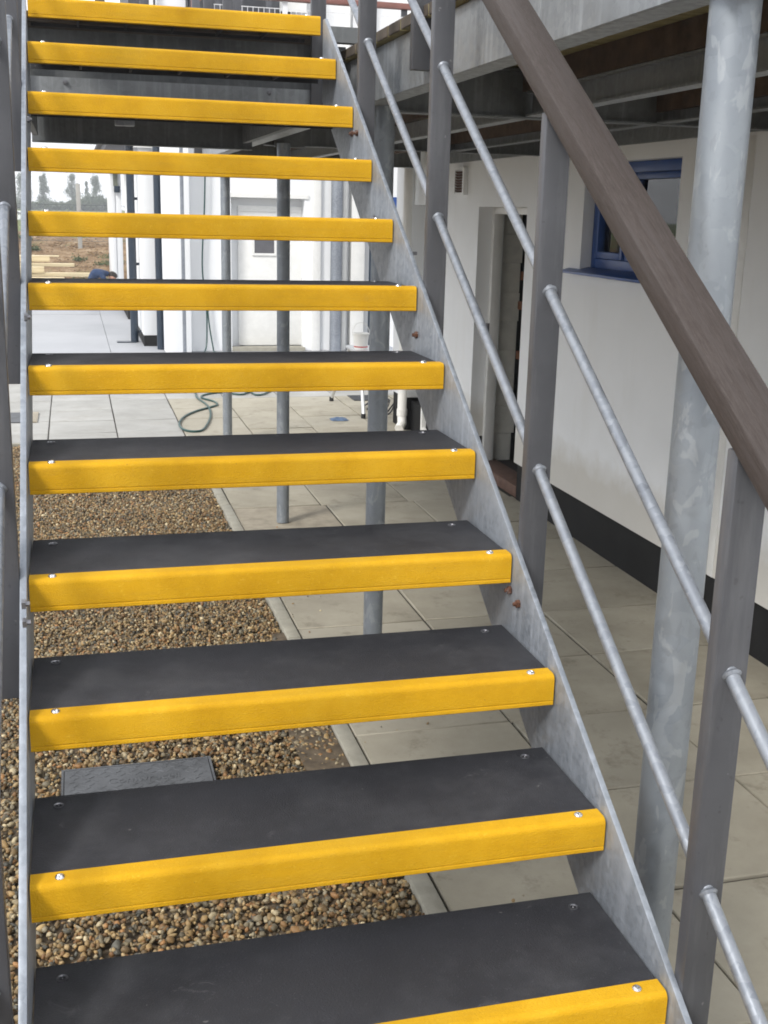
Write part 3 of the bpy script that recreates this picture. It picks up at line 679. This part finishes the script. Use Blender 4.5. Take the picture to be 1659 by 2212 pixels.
# canopy with dark soffit over the corner, upper storey behind
cn = fp('canopy', MB().box(.70, 16.0, 2.30, 1.33, 24.6, 2.42).box(.62, 15.9, 2.425, 1.33, 24.7, 2.46), 'soffit_grey', bevel=.005)
part('fascia', MB().add([(1.0,15.98,2.21),(1.30,15.98,2.21),(1.30,15.98,2.40),(1.13,15.98,2.32),(1.0,15.995,2.21),(1.30,15.995,2.21),(1.30,15.995,2.40),(1.13,15.995,2.32)],[(0,1,2,3),(7,6,5,4),(0,3,7,4),(3,2,6,7),(2,1,5,6),(1,0,4,5)]), 'white_trim', cn)
up = MB().box(1.02, 15.0, 3.3, 1.36, 15.3, 5.2)
fp('upper_gallery', MB().box(1.75, 15.2, 3.05, 3.1, 15.44, 5.2).box(.98, 15.6, 3.2, 1.33, 18, 5.2), 'dark_grey')
fp('upper_post', MB().box(1.10, 15.1, 2.9, 1.16, 15.16, 5), 'grey_paint'); fp('upper_post', MB().box(1.22, 15.1, 2.9, 1.27, 15.16, 5), 'white_trim')
for x in (2.05, 2.35, 2.72): fp('upper_post', MB().box(x, 14.95, 2.9, x+.07, 15.0, 5), 'grey_paint')
fp('upper_rail', MB().add([(1.74,14.9,3.9),(2.45,14.9,4.5),(2.45,14.9,4.62),(1.74,14.9,4.02),(1.74,14.96,3.9),(2.45,14.96,4.5),(2.45,14.96,4.62),(1.74,14.96,4.02)],[(0,1,2,3),(7,6,5,4),(0,3,7,4),(3,2,6,7),(2,1,5,6),(1,0,4,5)]), 'red_rail')
uw = fp('upper_window', MB().box(2.94, 15.15, 3.98, 3.3, 15.19, 4.5), 'white_trim')

# ------------------------------------------------------------------ small things on the patio
# hop-up step ladder with bucket
sdm = empty('step_ladder', 'small white metal hop-up step standing on the paving behind the columns', 'step ladder', (3.0, 10.3, Z0))
SO = Vector((-3.0, -10.3, -Z0))
for (xa, ya), (xt, yt) in (((2.86, 9.80), (2.88, 10.05)), ((3.30, 9.80), (3.28, 10.05)), ((2.77, 10.88), (2.88, 10.55)), ((3.36, 10.88), (3.28, 10.55))):
    l = part('leg', MB().tube([(xa, ya, Z0+.03), (xt, yt, .03)], .019, 8), 'alu', sdm, smooth=True); l.location = SO
    f_ = part('foot', MB().tube([(xa, ya, Z0), (xa, ya, Z0+.045)], .024, 8), 'rubber', l)
tp = part('platform', MB().box(2.85, 10.0, .032, 3.31, 10.6, .058), 'alu', sdm, bevel=.004); tp.location = SO
tp = part('step', MB().box(2.87, 9.86, -.27, 3.29, 9.99, -.24), 'alu', sdm, bevel=.004); tp.location = SO
bk = empty('bucket', 'white plastic bucket with its handle up on the small metal step', 'bucket', (2.93, 10.25, .058))
bb = lathe(MB(), [(.001,.0),(.068,.0),(.082,.150),(.090,.150),(.090,.163),(.078,.163),(.064,.012),(.001,.012)], 28)
part('body', bb, 'white_plastic', bk, smooth=True)
part('handle', MB().tube([(.088*math.cos(R(a)), 0, .155+.115*math.sin(R(a))) for a in range(0, 181, 12)], .0035, 6), 'white_plastic', bk, smooth=True)
part('print_band', MB().tube([(0,0,.022),(0,0,.034)], .0715, 28, cap=False), 'red_print', bk)
# blue rag
rg = MB(); vs = []
for j in range(11):
    for i in range(13):
        u, v_ = i/12-.5, j/10-.5; rr = 1-.25*mnoise.noise(Vector((u*4, v_*4, 9)))
        h = .018+.030*max(0, mnoise.noise(Vector((u*7, v_*7, 2)))+.25)*(1-2*max(abs(u), abs(v_)))
        vs.append((u*.17*rr, v_*.15*rr, 0.75*h*(1-(2*max(abs(u),abs(v_)))**4)+.002))
rg.add(vs, [(j*13+i, j*13+i+1, (j+1)*13+i+1, (j+1)*13+i) for j in range(10) for i in range(12)])
part('rag', rg, 'rag_blue', smooth=True, loc=(2.60, 9.74, Z0), label='crumpled blue rag lying on the paving slabs', category='rag')
# hose: wall run plus loops on the ground
H = [(1.373,11.562),(1.357,11.165),(1.407,10.64),(1.368,10.033),(1.235,9.378),(1.137,9.243),(1.044,9.346),(1.029,9.639),(1.104,10.001),(1.246,10.312),(1.434,10.566),(1.515,10.699),(1.499,10.922),(1.405,11.16),(1.451,11.36),(1.642,11.502),(1.848,11.35),(1.97,11.501),(2.016,11.3),(2.133,11.402),(2.25,11.8),(2.15,12.6),(2.05,14),(2.02,15.2)]
def smooth_path(pts, n=6):
    P = [Vector(p) for p in pts]; o = []
    for i in range(len(P)-1):
        a, b, c, d = P[max(i-1,0)], P[i], P[i+1], P[min(i+2,len(P)-1)]
        for k in range(n):
            t = k/n; o.append(.5*((2*b)+(-a+c)*t+(2*a-5*b+4*c-d)*t*t+(-a+3*b-3*c+d)*t**3))
    return o+[P[-1]]
hp = [(1.945, 15.37, 2.3), (1.925, 15.37, 1.5), (1.88, 15.37, .72), (1.90, 15.37, .3), (1.93, 15.36, 0), (1.92, 15.33, -.45), (1.85, 15.1, Z0+.014), (1.6, 14, Z0+.013), (1.42, 12.6, Z0+.013)]+[(x, y, Z0+.013) for x, y in H]+[(2.01, 15.35, -.5), (1.955, 15.37, -.1), (1.94, 15.38, .3)]
part('hose', MB().tube(smooth_path(hp), .0105, 8), 'hose_green', smooth=True, label='dark green garden hose hanging down the far wall and looping on the slabs', category='hose')
# cables by the corner
cb = [(3.0,9.9,Z0+.01),(3.08,9.75,Z0+.06),(3.12,9.6,Z0+.18),(3.05,9.5,Z0+.10),(2.98,9.7,Z0+.02),(3.06,9.9,Z0+.05),(3.15,10.0,Z0+.15),(3.0,10.2,Z0+.02),(3.2,10.6,Z0+.02)]
part('cable', MB().tube(smooth_path(cb), .008, 6).tube(smooth_path([(x-.03,y+.06,z+.02) for x,y,z in cb[::-1]]), .006, 6), 'cable_black', smooth=True, label='tangle of dark cable on the ground beyond the white corner pipe', category='cable')
# drain gully grate on the slabs and inspection frame at the left
g1 = part('gully_grate', MB().box(3.02, 10.85, Z0+.001, 3.42, 11.2, Z0+.008), 'grate', label='dark rectangular gully grate set in the slabs near the metal step', category='drain grate')
g2 = empty('drain_cover', 'grey sunken drain cover in a pale frame on the slabs at far left', 'drain cover', (-.5, 10.2, Z0))
part('cover', B(-.42, -.27, .003, .12, .27, .010), 'kerb_stone', g2).data.materials[0] = MATS['cast_iron']
part('frame', B(.121, -.27, .003, .235, .27, .013), 'mortar', g2)
# manhole cover in the gravel
mc = empty('manhole_cover', 'rectangular grey ribbed access cover set in the gravel under the stairs', 'manhole cover', (.267, 2.54, Z0))
part('frame', MB().box(-.27,-.24,-.05,-.262,.24,.001).box(.262,-.24,-.05,.27,.24,.001).box(-.2618,-.24,-.05,.2618,-.232,.001).box(-.2618,.232,-.05,.2618,.24,.001), 'cast_iron', mc)
plate = MB().box(-.2595,-.2295,-.05,.2595,.2295,0)
part('plate', plate, 'cast_iron', mc, bevel=.001, segs=1)
rb = MB()
for i in range(-9, 10):
    for j in range(-8, 9):
        cx, cy_ = i*.0275+(j%2)*.0137, j*.0265
        if abs(cx) > .245 or abs(cy_) > .215: continue
        if abs(cy_-.115) < .028 and abs(cx-.02) < .15: continue
        a = R(38) if (i+j)%2 == 0 else R(-38); c_, s_ = math.cos(a)*.0135, math.sin(a)*.0135; nx_, ny_ = -math.sin(a)*.0022, math.cos(a)*.0022
        rb.add([(cx-c_-nx_,cy_-s_-ny_,.0005),(cx+c_-nx_,cy_+s_-ny_,.0005),(cx+c_+nx_,cy_+s_+ny_,.0005),(cx-c_+nx_,cy_-s_+ny_,.0005),
                (cx-c_*.8,cy_-s_*.8,.0018),(cx+c_*.8,cy_+s_*.8,.0018)], [(0,1,5,4),(2,3,4,5),(1,2,5),(3,0,4)])
part('rib', rb, 'cast_iron', mc, kind='stuff')
tcu = bpy.data.curves.new('lettering', 'FONT'); tcu.body = 'Comwrucell'; tcu.size = .052; tcu.extrude = .0008; tcu.align_x = 'CENTER'; tcu.align_y = 'CENTER'
to = bpy.data.objects.new('lettering', tcu); COL.objects.link(to)
bpy.context.view_layer.update()
tme = bpy.data.meshes.new_from_object(to.evaluated_get(bpy.context.evaluated_depsgraph_get())); bpy.data.objects.remove(to)
tme.materials.clear(); tme.materials.append(MATS['cast_iron']); link('lettering', tme, mc, (0.02, .115, .0010))
# loose stones that lie on the cover and kerb
v_, f_i = ico(2)
for (px, py, s_) in ((.09,2.70,.012),(.155,2.735,.010),(.17,2.60,.010),(.42,2.63,.013),(.475,2.66,.016),(.50,2.745,.012),(.06,2.62,.010),(1.15,4.6,.008),(.36,2.76,.012),(.30,2.755,.010)):
    pass

# ------------------------------------------------------------------ beyond the yard
# timber planks stacked at the foot of the bank: each plank a thing
pk = [(-3.2,-.36,25.6,.19,.12,.05,'uppermost plank of the pile by the bank'),
      (-3.0,-.16,25.9,.28,.02,.0,'thin batten lying behind the top plank'),
      (-2.8,.16,25.3,.10,.06,-.03,'plank jutting out right just below the top one'),
      (-3.2,-.46,24.6,.00,.12,.02,'short thick pale plank near the middle of the pile'),
      (-2.6,.56,24.6,-.07,.07,-.02,'longest pale plank reaching furthest right'),
      (-3.1,-.05,24.2,-.13,.055,.03,'plank directly under the longest one'),
      (-3.0,.08,23.9,-.20,.06,-.01,'pale plank in the lower half of the pile'),
      (-2.6,-.02,23.6,-.27,.06,.02,'third plank from the bottom of the pile'),
      (-2.9,.05,23.3,-.35,.07,.0,'second plank from the bottom of the pile'),
      (-2.9,-.1,23.0,-.45,.09,.01,'lowest plank of the pile in view')]
for i, (x0, x1, y, zb, hh, rz, lb) in enumerate(pk):
    o = part('timber_plank', MB().box(x0, -.12, 0, x1, .22, hh), 'lumber', bevel=.003, segs=1, loc=(0, y, zb), label=lb, category='plank', group='timber planks stacked by the bank')
    o.rotation_euler.z = rz
part('timber_stack', MB().box(-3.3, 23.9, Z0, -1.2, 25.3, -.05).box(-3.1,24.3,-.045,-1.3,25.5,.24), 'lumber', label='stacked bundles of sawn timber hidden mostly behind the left post', category='timber')
# person kneeling bent forward
def skinned(name, verts, edges, radii, mat, parent, sub=2):
    me = bpy.data.meshes.new(name); me.from_pydata(verts, edges, []); o = link(name, me, parent)
    sk = o.modifiers.new('skin', 'SKIN'); sv = me.skin_vertices[0].data
    for i, r_ in enumerate(radii): sv[i].radius = (r_, r_) if not hasattr(r_, '__len__') else r_
    sv[0].use_root = True
    sb = o.modifiers.new('sub', 'SUBSURF'); sb.levels = sub; sb.render_levels = sub
    me.materials.append(MATS[mat]); sk.use_smooth_shade = True
    bpy.context.view_layer.update()
    m2 = bpy.data.meshes.new_from_object(o.evaluated_get(bpy.context.evaluated_depsgraph_get()))
    o.modifiers.clear(); o.data = m2
    if not m2.materials: m2.materials.append(MATS[mat])
    return o
pe = empty('person', 'person in a dark blue jacket crouching bent forward beside the timber', 'person', (.52, 22.5, Z0+.13))
body = skinned('body', [(-.14,0,.40),(.0,0,.58),(.17,0,.60),(.245,0,.56),(.30,0,.53),
      (-.10,.11,.34),(.14,.13,.20),(-.12,.12,.05),(-.22,.12,.03),(-.10,-.11,.34),(.14,-.13,.20),(-.12,-.12,.05),(-.22,-.12,.03),
      (.15,.17,.55),(.24,.20,.32),(.33,.13,.10),(.15,-.17,.55),(.24,-.20,.32),(.33,-.13,.10),(.40,.12,.04),(.40,-.12,.04)],
      [(0,1),(1,2),(2,3),(3,4),(0,5),(5,6),(6,7),(7,8),(0,9),(9,10),(10,11),(11,12),(2,13),(13,14),(14,15),(2,16),(16,17),(17,18),(15,19),(18,20)],
      [.12,.125,.12,.06,.055,.09,.065,.045,.04,.09,.065,.045,.04,.06,.045,.035,.06,.045,.035,.03,.03], 'jacket_blue', pe)
hd = skinned('head', [(.30,0,.52),(.335,0,.50),(.37,0,.455),(.375,0,.42)], [(0,1),(1,2),(2,3)], [.06,.082,.08,.05], 'skin', pe)
hr = skinned('hair', [(.285,0,.545),(.33,0,.545),(.395,0,.515),(.42,0,.46)], [(0,1),(1,2),(2,3)], [.05,.082,.078,.05], 'hair', pe)
part('nose', MB().tube([(.37,0,.40),(.345,0,.375)], [.018,.006], 8), 'skin', hd)
def leaves(n, fn, size, seed):
    r_ = random.Random(seed); m = MB()
    for _ in range(n):
        p = Vector(fn(r_)); d = Vector((r_.gauss(0,1), r_.gauss(0,1), r_.gauss(0,1))).normalized(); a = d.orthogonal().normalized(); b = d.cross(a); s_ = size*r_.uniform(.6, 1.4)
        m.add([p-a*s_-b*s_*.5, p+a*s_-b*s_*.6, p+b*s_], [(0,1,2)])
    return m
# weeds and clods on the bank
def hbank(xx, yy):
    t = min(1, max(0, (yy-24.3)/8.2)); h = Z0-.02+1.17*(t*t*(3-2*t)); h += .10*mnoise.noise(Vector((xx*.6, yy*.6, 3)))*min(1,t*3)
    return h
def weed_fn(r_):
    i = r_.randrange(60); q = random.Random(i*7+1); x = q.uniform(-7, 1.5); y = q.uniform(25, 31.5)
    if i == 0: x, y = .30, 26.2
    if i == 1: x, y = .78, 25.0
    w = q.uniform(.05, .16); return (x+r_.gauss(0, w), y+r_.gauss(0, w), hbank(x, y)+abs(r_.gauss(0, .05))+.02)
part('weeds', leaves(9000, weed_fn, .022, 5), 'leaf_dark', kind='stuff', label='low green weeds dotted over the brown dirt bank', category='weeds')
v1, f1 = ico(1); cm = MB(); rr = random.Random(3)
for _ in range(2600):
    x, y = rr.uniform(-6, 1.2), rr.uniform(24.6, 31.5); sz = rr.uniform(.012, .05)
    cm.add([(x+a*sz*rr.uniform(.7,1.2), y+b*sz*rr.uniform(.7,1.2), hbank(x, y)+c*sz*.7) for a, b, c in v1], [tuple(q) for q in f1])
part('dirt_clods', cm, 'dirt_bank', kind='stuff', label='loose clods and stones strewn over the dirt bank', category='clods')
# concrete fence post and mesh fence
fe = empty('mesh_fence', 'chain link fence with a concrete post on top of the dirt bank', 'fence', (.33, 30, .5))
for x in (.01, -6.0, 6.0):
    part('post', MB().box(x-.055, -.05, -.22, x+.055, .05, 1.42 if x == .01 else 1.2), 'slab_pale', fe, bevel=.008)
fm = MB()
def wire(a, b, r_=.004): fm.tube([a, b], r_, 3, cap=False)
for z in (.0, .45, .9): wire((-6, .06, z), (6, .06, z), .006)
sp_ = .14
for i in range(-50, 51):
    x = i*sp_
    wire((x, .06, 0), (x+.9, .06, .9), .0028); wire((x, .063, .9), (x+.9, .063, 0), .0028)
part('wire_mesh', fm, 'galv_dull', fe, kind='stuff')
# poplars: trunk, limbs, leaf clumps
def poplar(x, y, zb, h, rad, seed, label, dense=1.0):
    e = empty('poplar_tree', label, 'tree', (x, y, zb), 'poplars beyond the field')
    part('trunk', MB().tube([(0,0,0),(.05*h*.1,0,h*.5),(0,0,h*.93)], [.02*h+.02,.012*h,.003*h], 8), 'bark', e, smooth=True)
    r0 = random.Random(seed); limbs = MB(); cl = []
    for i in range(34):
        t = r0.uniform(.06, .97); a = r0.uniform(0, 6.28); rr = rad*(math.sin(min(1, (1-t)*1.35+.12)*math.pi*.5))*r0.uniform(.45, 1.05)
        p0 = Vector((0,0,h*t*.9)); p1 = Vector((rr*math.cos(a), rr*math.sin(a), h*min(.99, t+.07))); limbs.tube([p0, p1], [.012*h*(1-t)+.01, .006], 4); cl.append((p1, .25*rad+.35*rr*.5))
    part('limb', limbs, 'bark', e)
    def fn(r_):
        c, s_ = r_.choice(cl); t = r_.random()**.6
        c = Vector(c); ax = Vector((0,0,c.z)); q = ax.lerp(c, r_.uniform(.35, 1.05))
        return (q.x+r_.gauss(0, s_*.45), q.y+r_.gauss(0, s_*.45), q.z+r_.gauss(0, s_*.75))
    part('crown', leaves(int(4200*dense), fn, .055*(h/4), seed), 'leaf', e)
poplar(-2.9, 150, .62, 4.1, .78, 1, 'narrow poplar standing alone second from the left beyond the field')
poplar(.55, 150, .62, 4.0, .95, 2, 'poplar right behind the concrete fence post')
poplar(3.35, 150, .62, 3.95, .90, 3, 'broad poplar just left of the far white building')
poplar(2.3, 154, .62, 3.5, .34, 4, 'thin short poplar close beside the broad one', .5)
poplar(4.95, 152, .62, 2.9, .42, 5, 'poplar half hidden by the edge of the far building', .6)
poplar(-5.2, 148, .62, 4.15, 1.05, 6, 'wide poplar at far left showing on both sides of the stair stringer', 1.5)
poplar(-7.2, 150, .62, 4.3, .9, 8, 'leftmost poplar behind the left stair posts', 1.2)
def bush(x, y, zb, rx, h, seed, label, n=2600):
    e = empty('bush', label, 'bush', (x, y, zb), 'bushes under the poplars')
    r0 = random.Random(seed); cl = [(r0.gauss(0, rx*.5), r0.gauss(0, rx*.4), r0.uniform(.15, 1)*h*.8) for _ in range(14)]
    cl = [c for c in cl if c[2] < h*(1.05-abs(c[0])/rx*.55)] or cl[:5]
    tr = MB()
    for c in cl: tr.tube([(0,0,0), (c[0]*.9, c[1]*.9, c[2])], [.05, .01], 4)
    part('stem', tr, 'bark', e)
    def fn(r_):
        c = r_.choice(cl); return (c[0]+r_.gauss(0, rx*.22), c[1]+r_.gauss(0, rx*.2), max(0, c[2]+r_.gauss(0, h*.13)))
    part('foliage', leaves(n, fn, .085, seed), 'leaf_dark', e)
bush(-4.0, 143, .6, 1.5, 1.0, 21, 'low bush at the foot of the wide left poplar')
bush(-2.2, 142, .6, 1.5, 1.25, 22, 'bush below the lone narrow poplar')
bush(-.6, 142, .6, 1.2, 1.05, 23, 'low bush in the gap between two poplars')
bush(1.0, 142, .6, 1.4, 1.3, 24, 'bush beside the concrete fence post')
bush(2.8, 141, .6, 1.7, 1.85, 25, 'tall round bush under the broad poplar', 3800)
bush(4.5, 141, .6, 1.3, 1.7, 26, 'dark bush next to the far white building')
bush(-6.5, 142, .6, 1.8, 1.3, 27, 'bush at the far left edge of the field')
hs = empty('distant_shed', 'small pale shed far off at the left behind the stair post', 'shed', (-2.8, 60, .6))
part('wall', B(-.6, 0, 0, .55, 1.2, .42), 'white_wall', hs)
part('roof', MB().add([(-.65,-.05,.42),(.6,-.05,.30),(.6,1.25,.30),(-.65,1.25,.42),(-.65,-.05,.60),(.05,-.05,.60),(.05,1.25,.60),(-.65,1.25,.60)],[(0,1,2,3),(4,7,6,5),(0,4,5,1),(1,5,6,2),(2,6,7,3),(3,7,4,0)]), 'soffit_grey', hs)

# ------------------------------------------------------------------ thin summer haze in the air
hz = bpy.data.materials.new('haze'); hz.use_nodes = True; hz.node_tree.nodes.clear()
ho = hz.node_tree.nodes.new('ShaderNodeOutputMaterial'); hv = hz.node_tree.nodes.new('ShaderNodeVolumePrincipled')
hv.inputs['Color'].default_value = (.92, .95, 1, 1); hv.inputs['Density'].default_value = .0028; hv.inputs['Anisotropy'].default_value = .3
hz.node_tree.links.new(hv.outputs[0], ho.inputs['Volume']); MATS['haze'] = hz
part('haze', B(-420, -80, Z0-1.5, 420, 175, 9.5), 'haze', kind='stuff', label='thin pale summer haze lying over the field and far trees', category='haze')
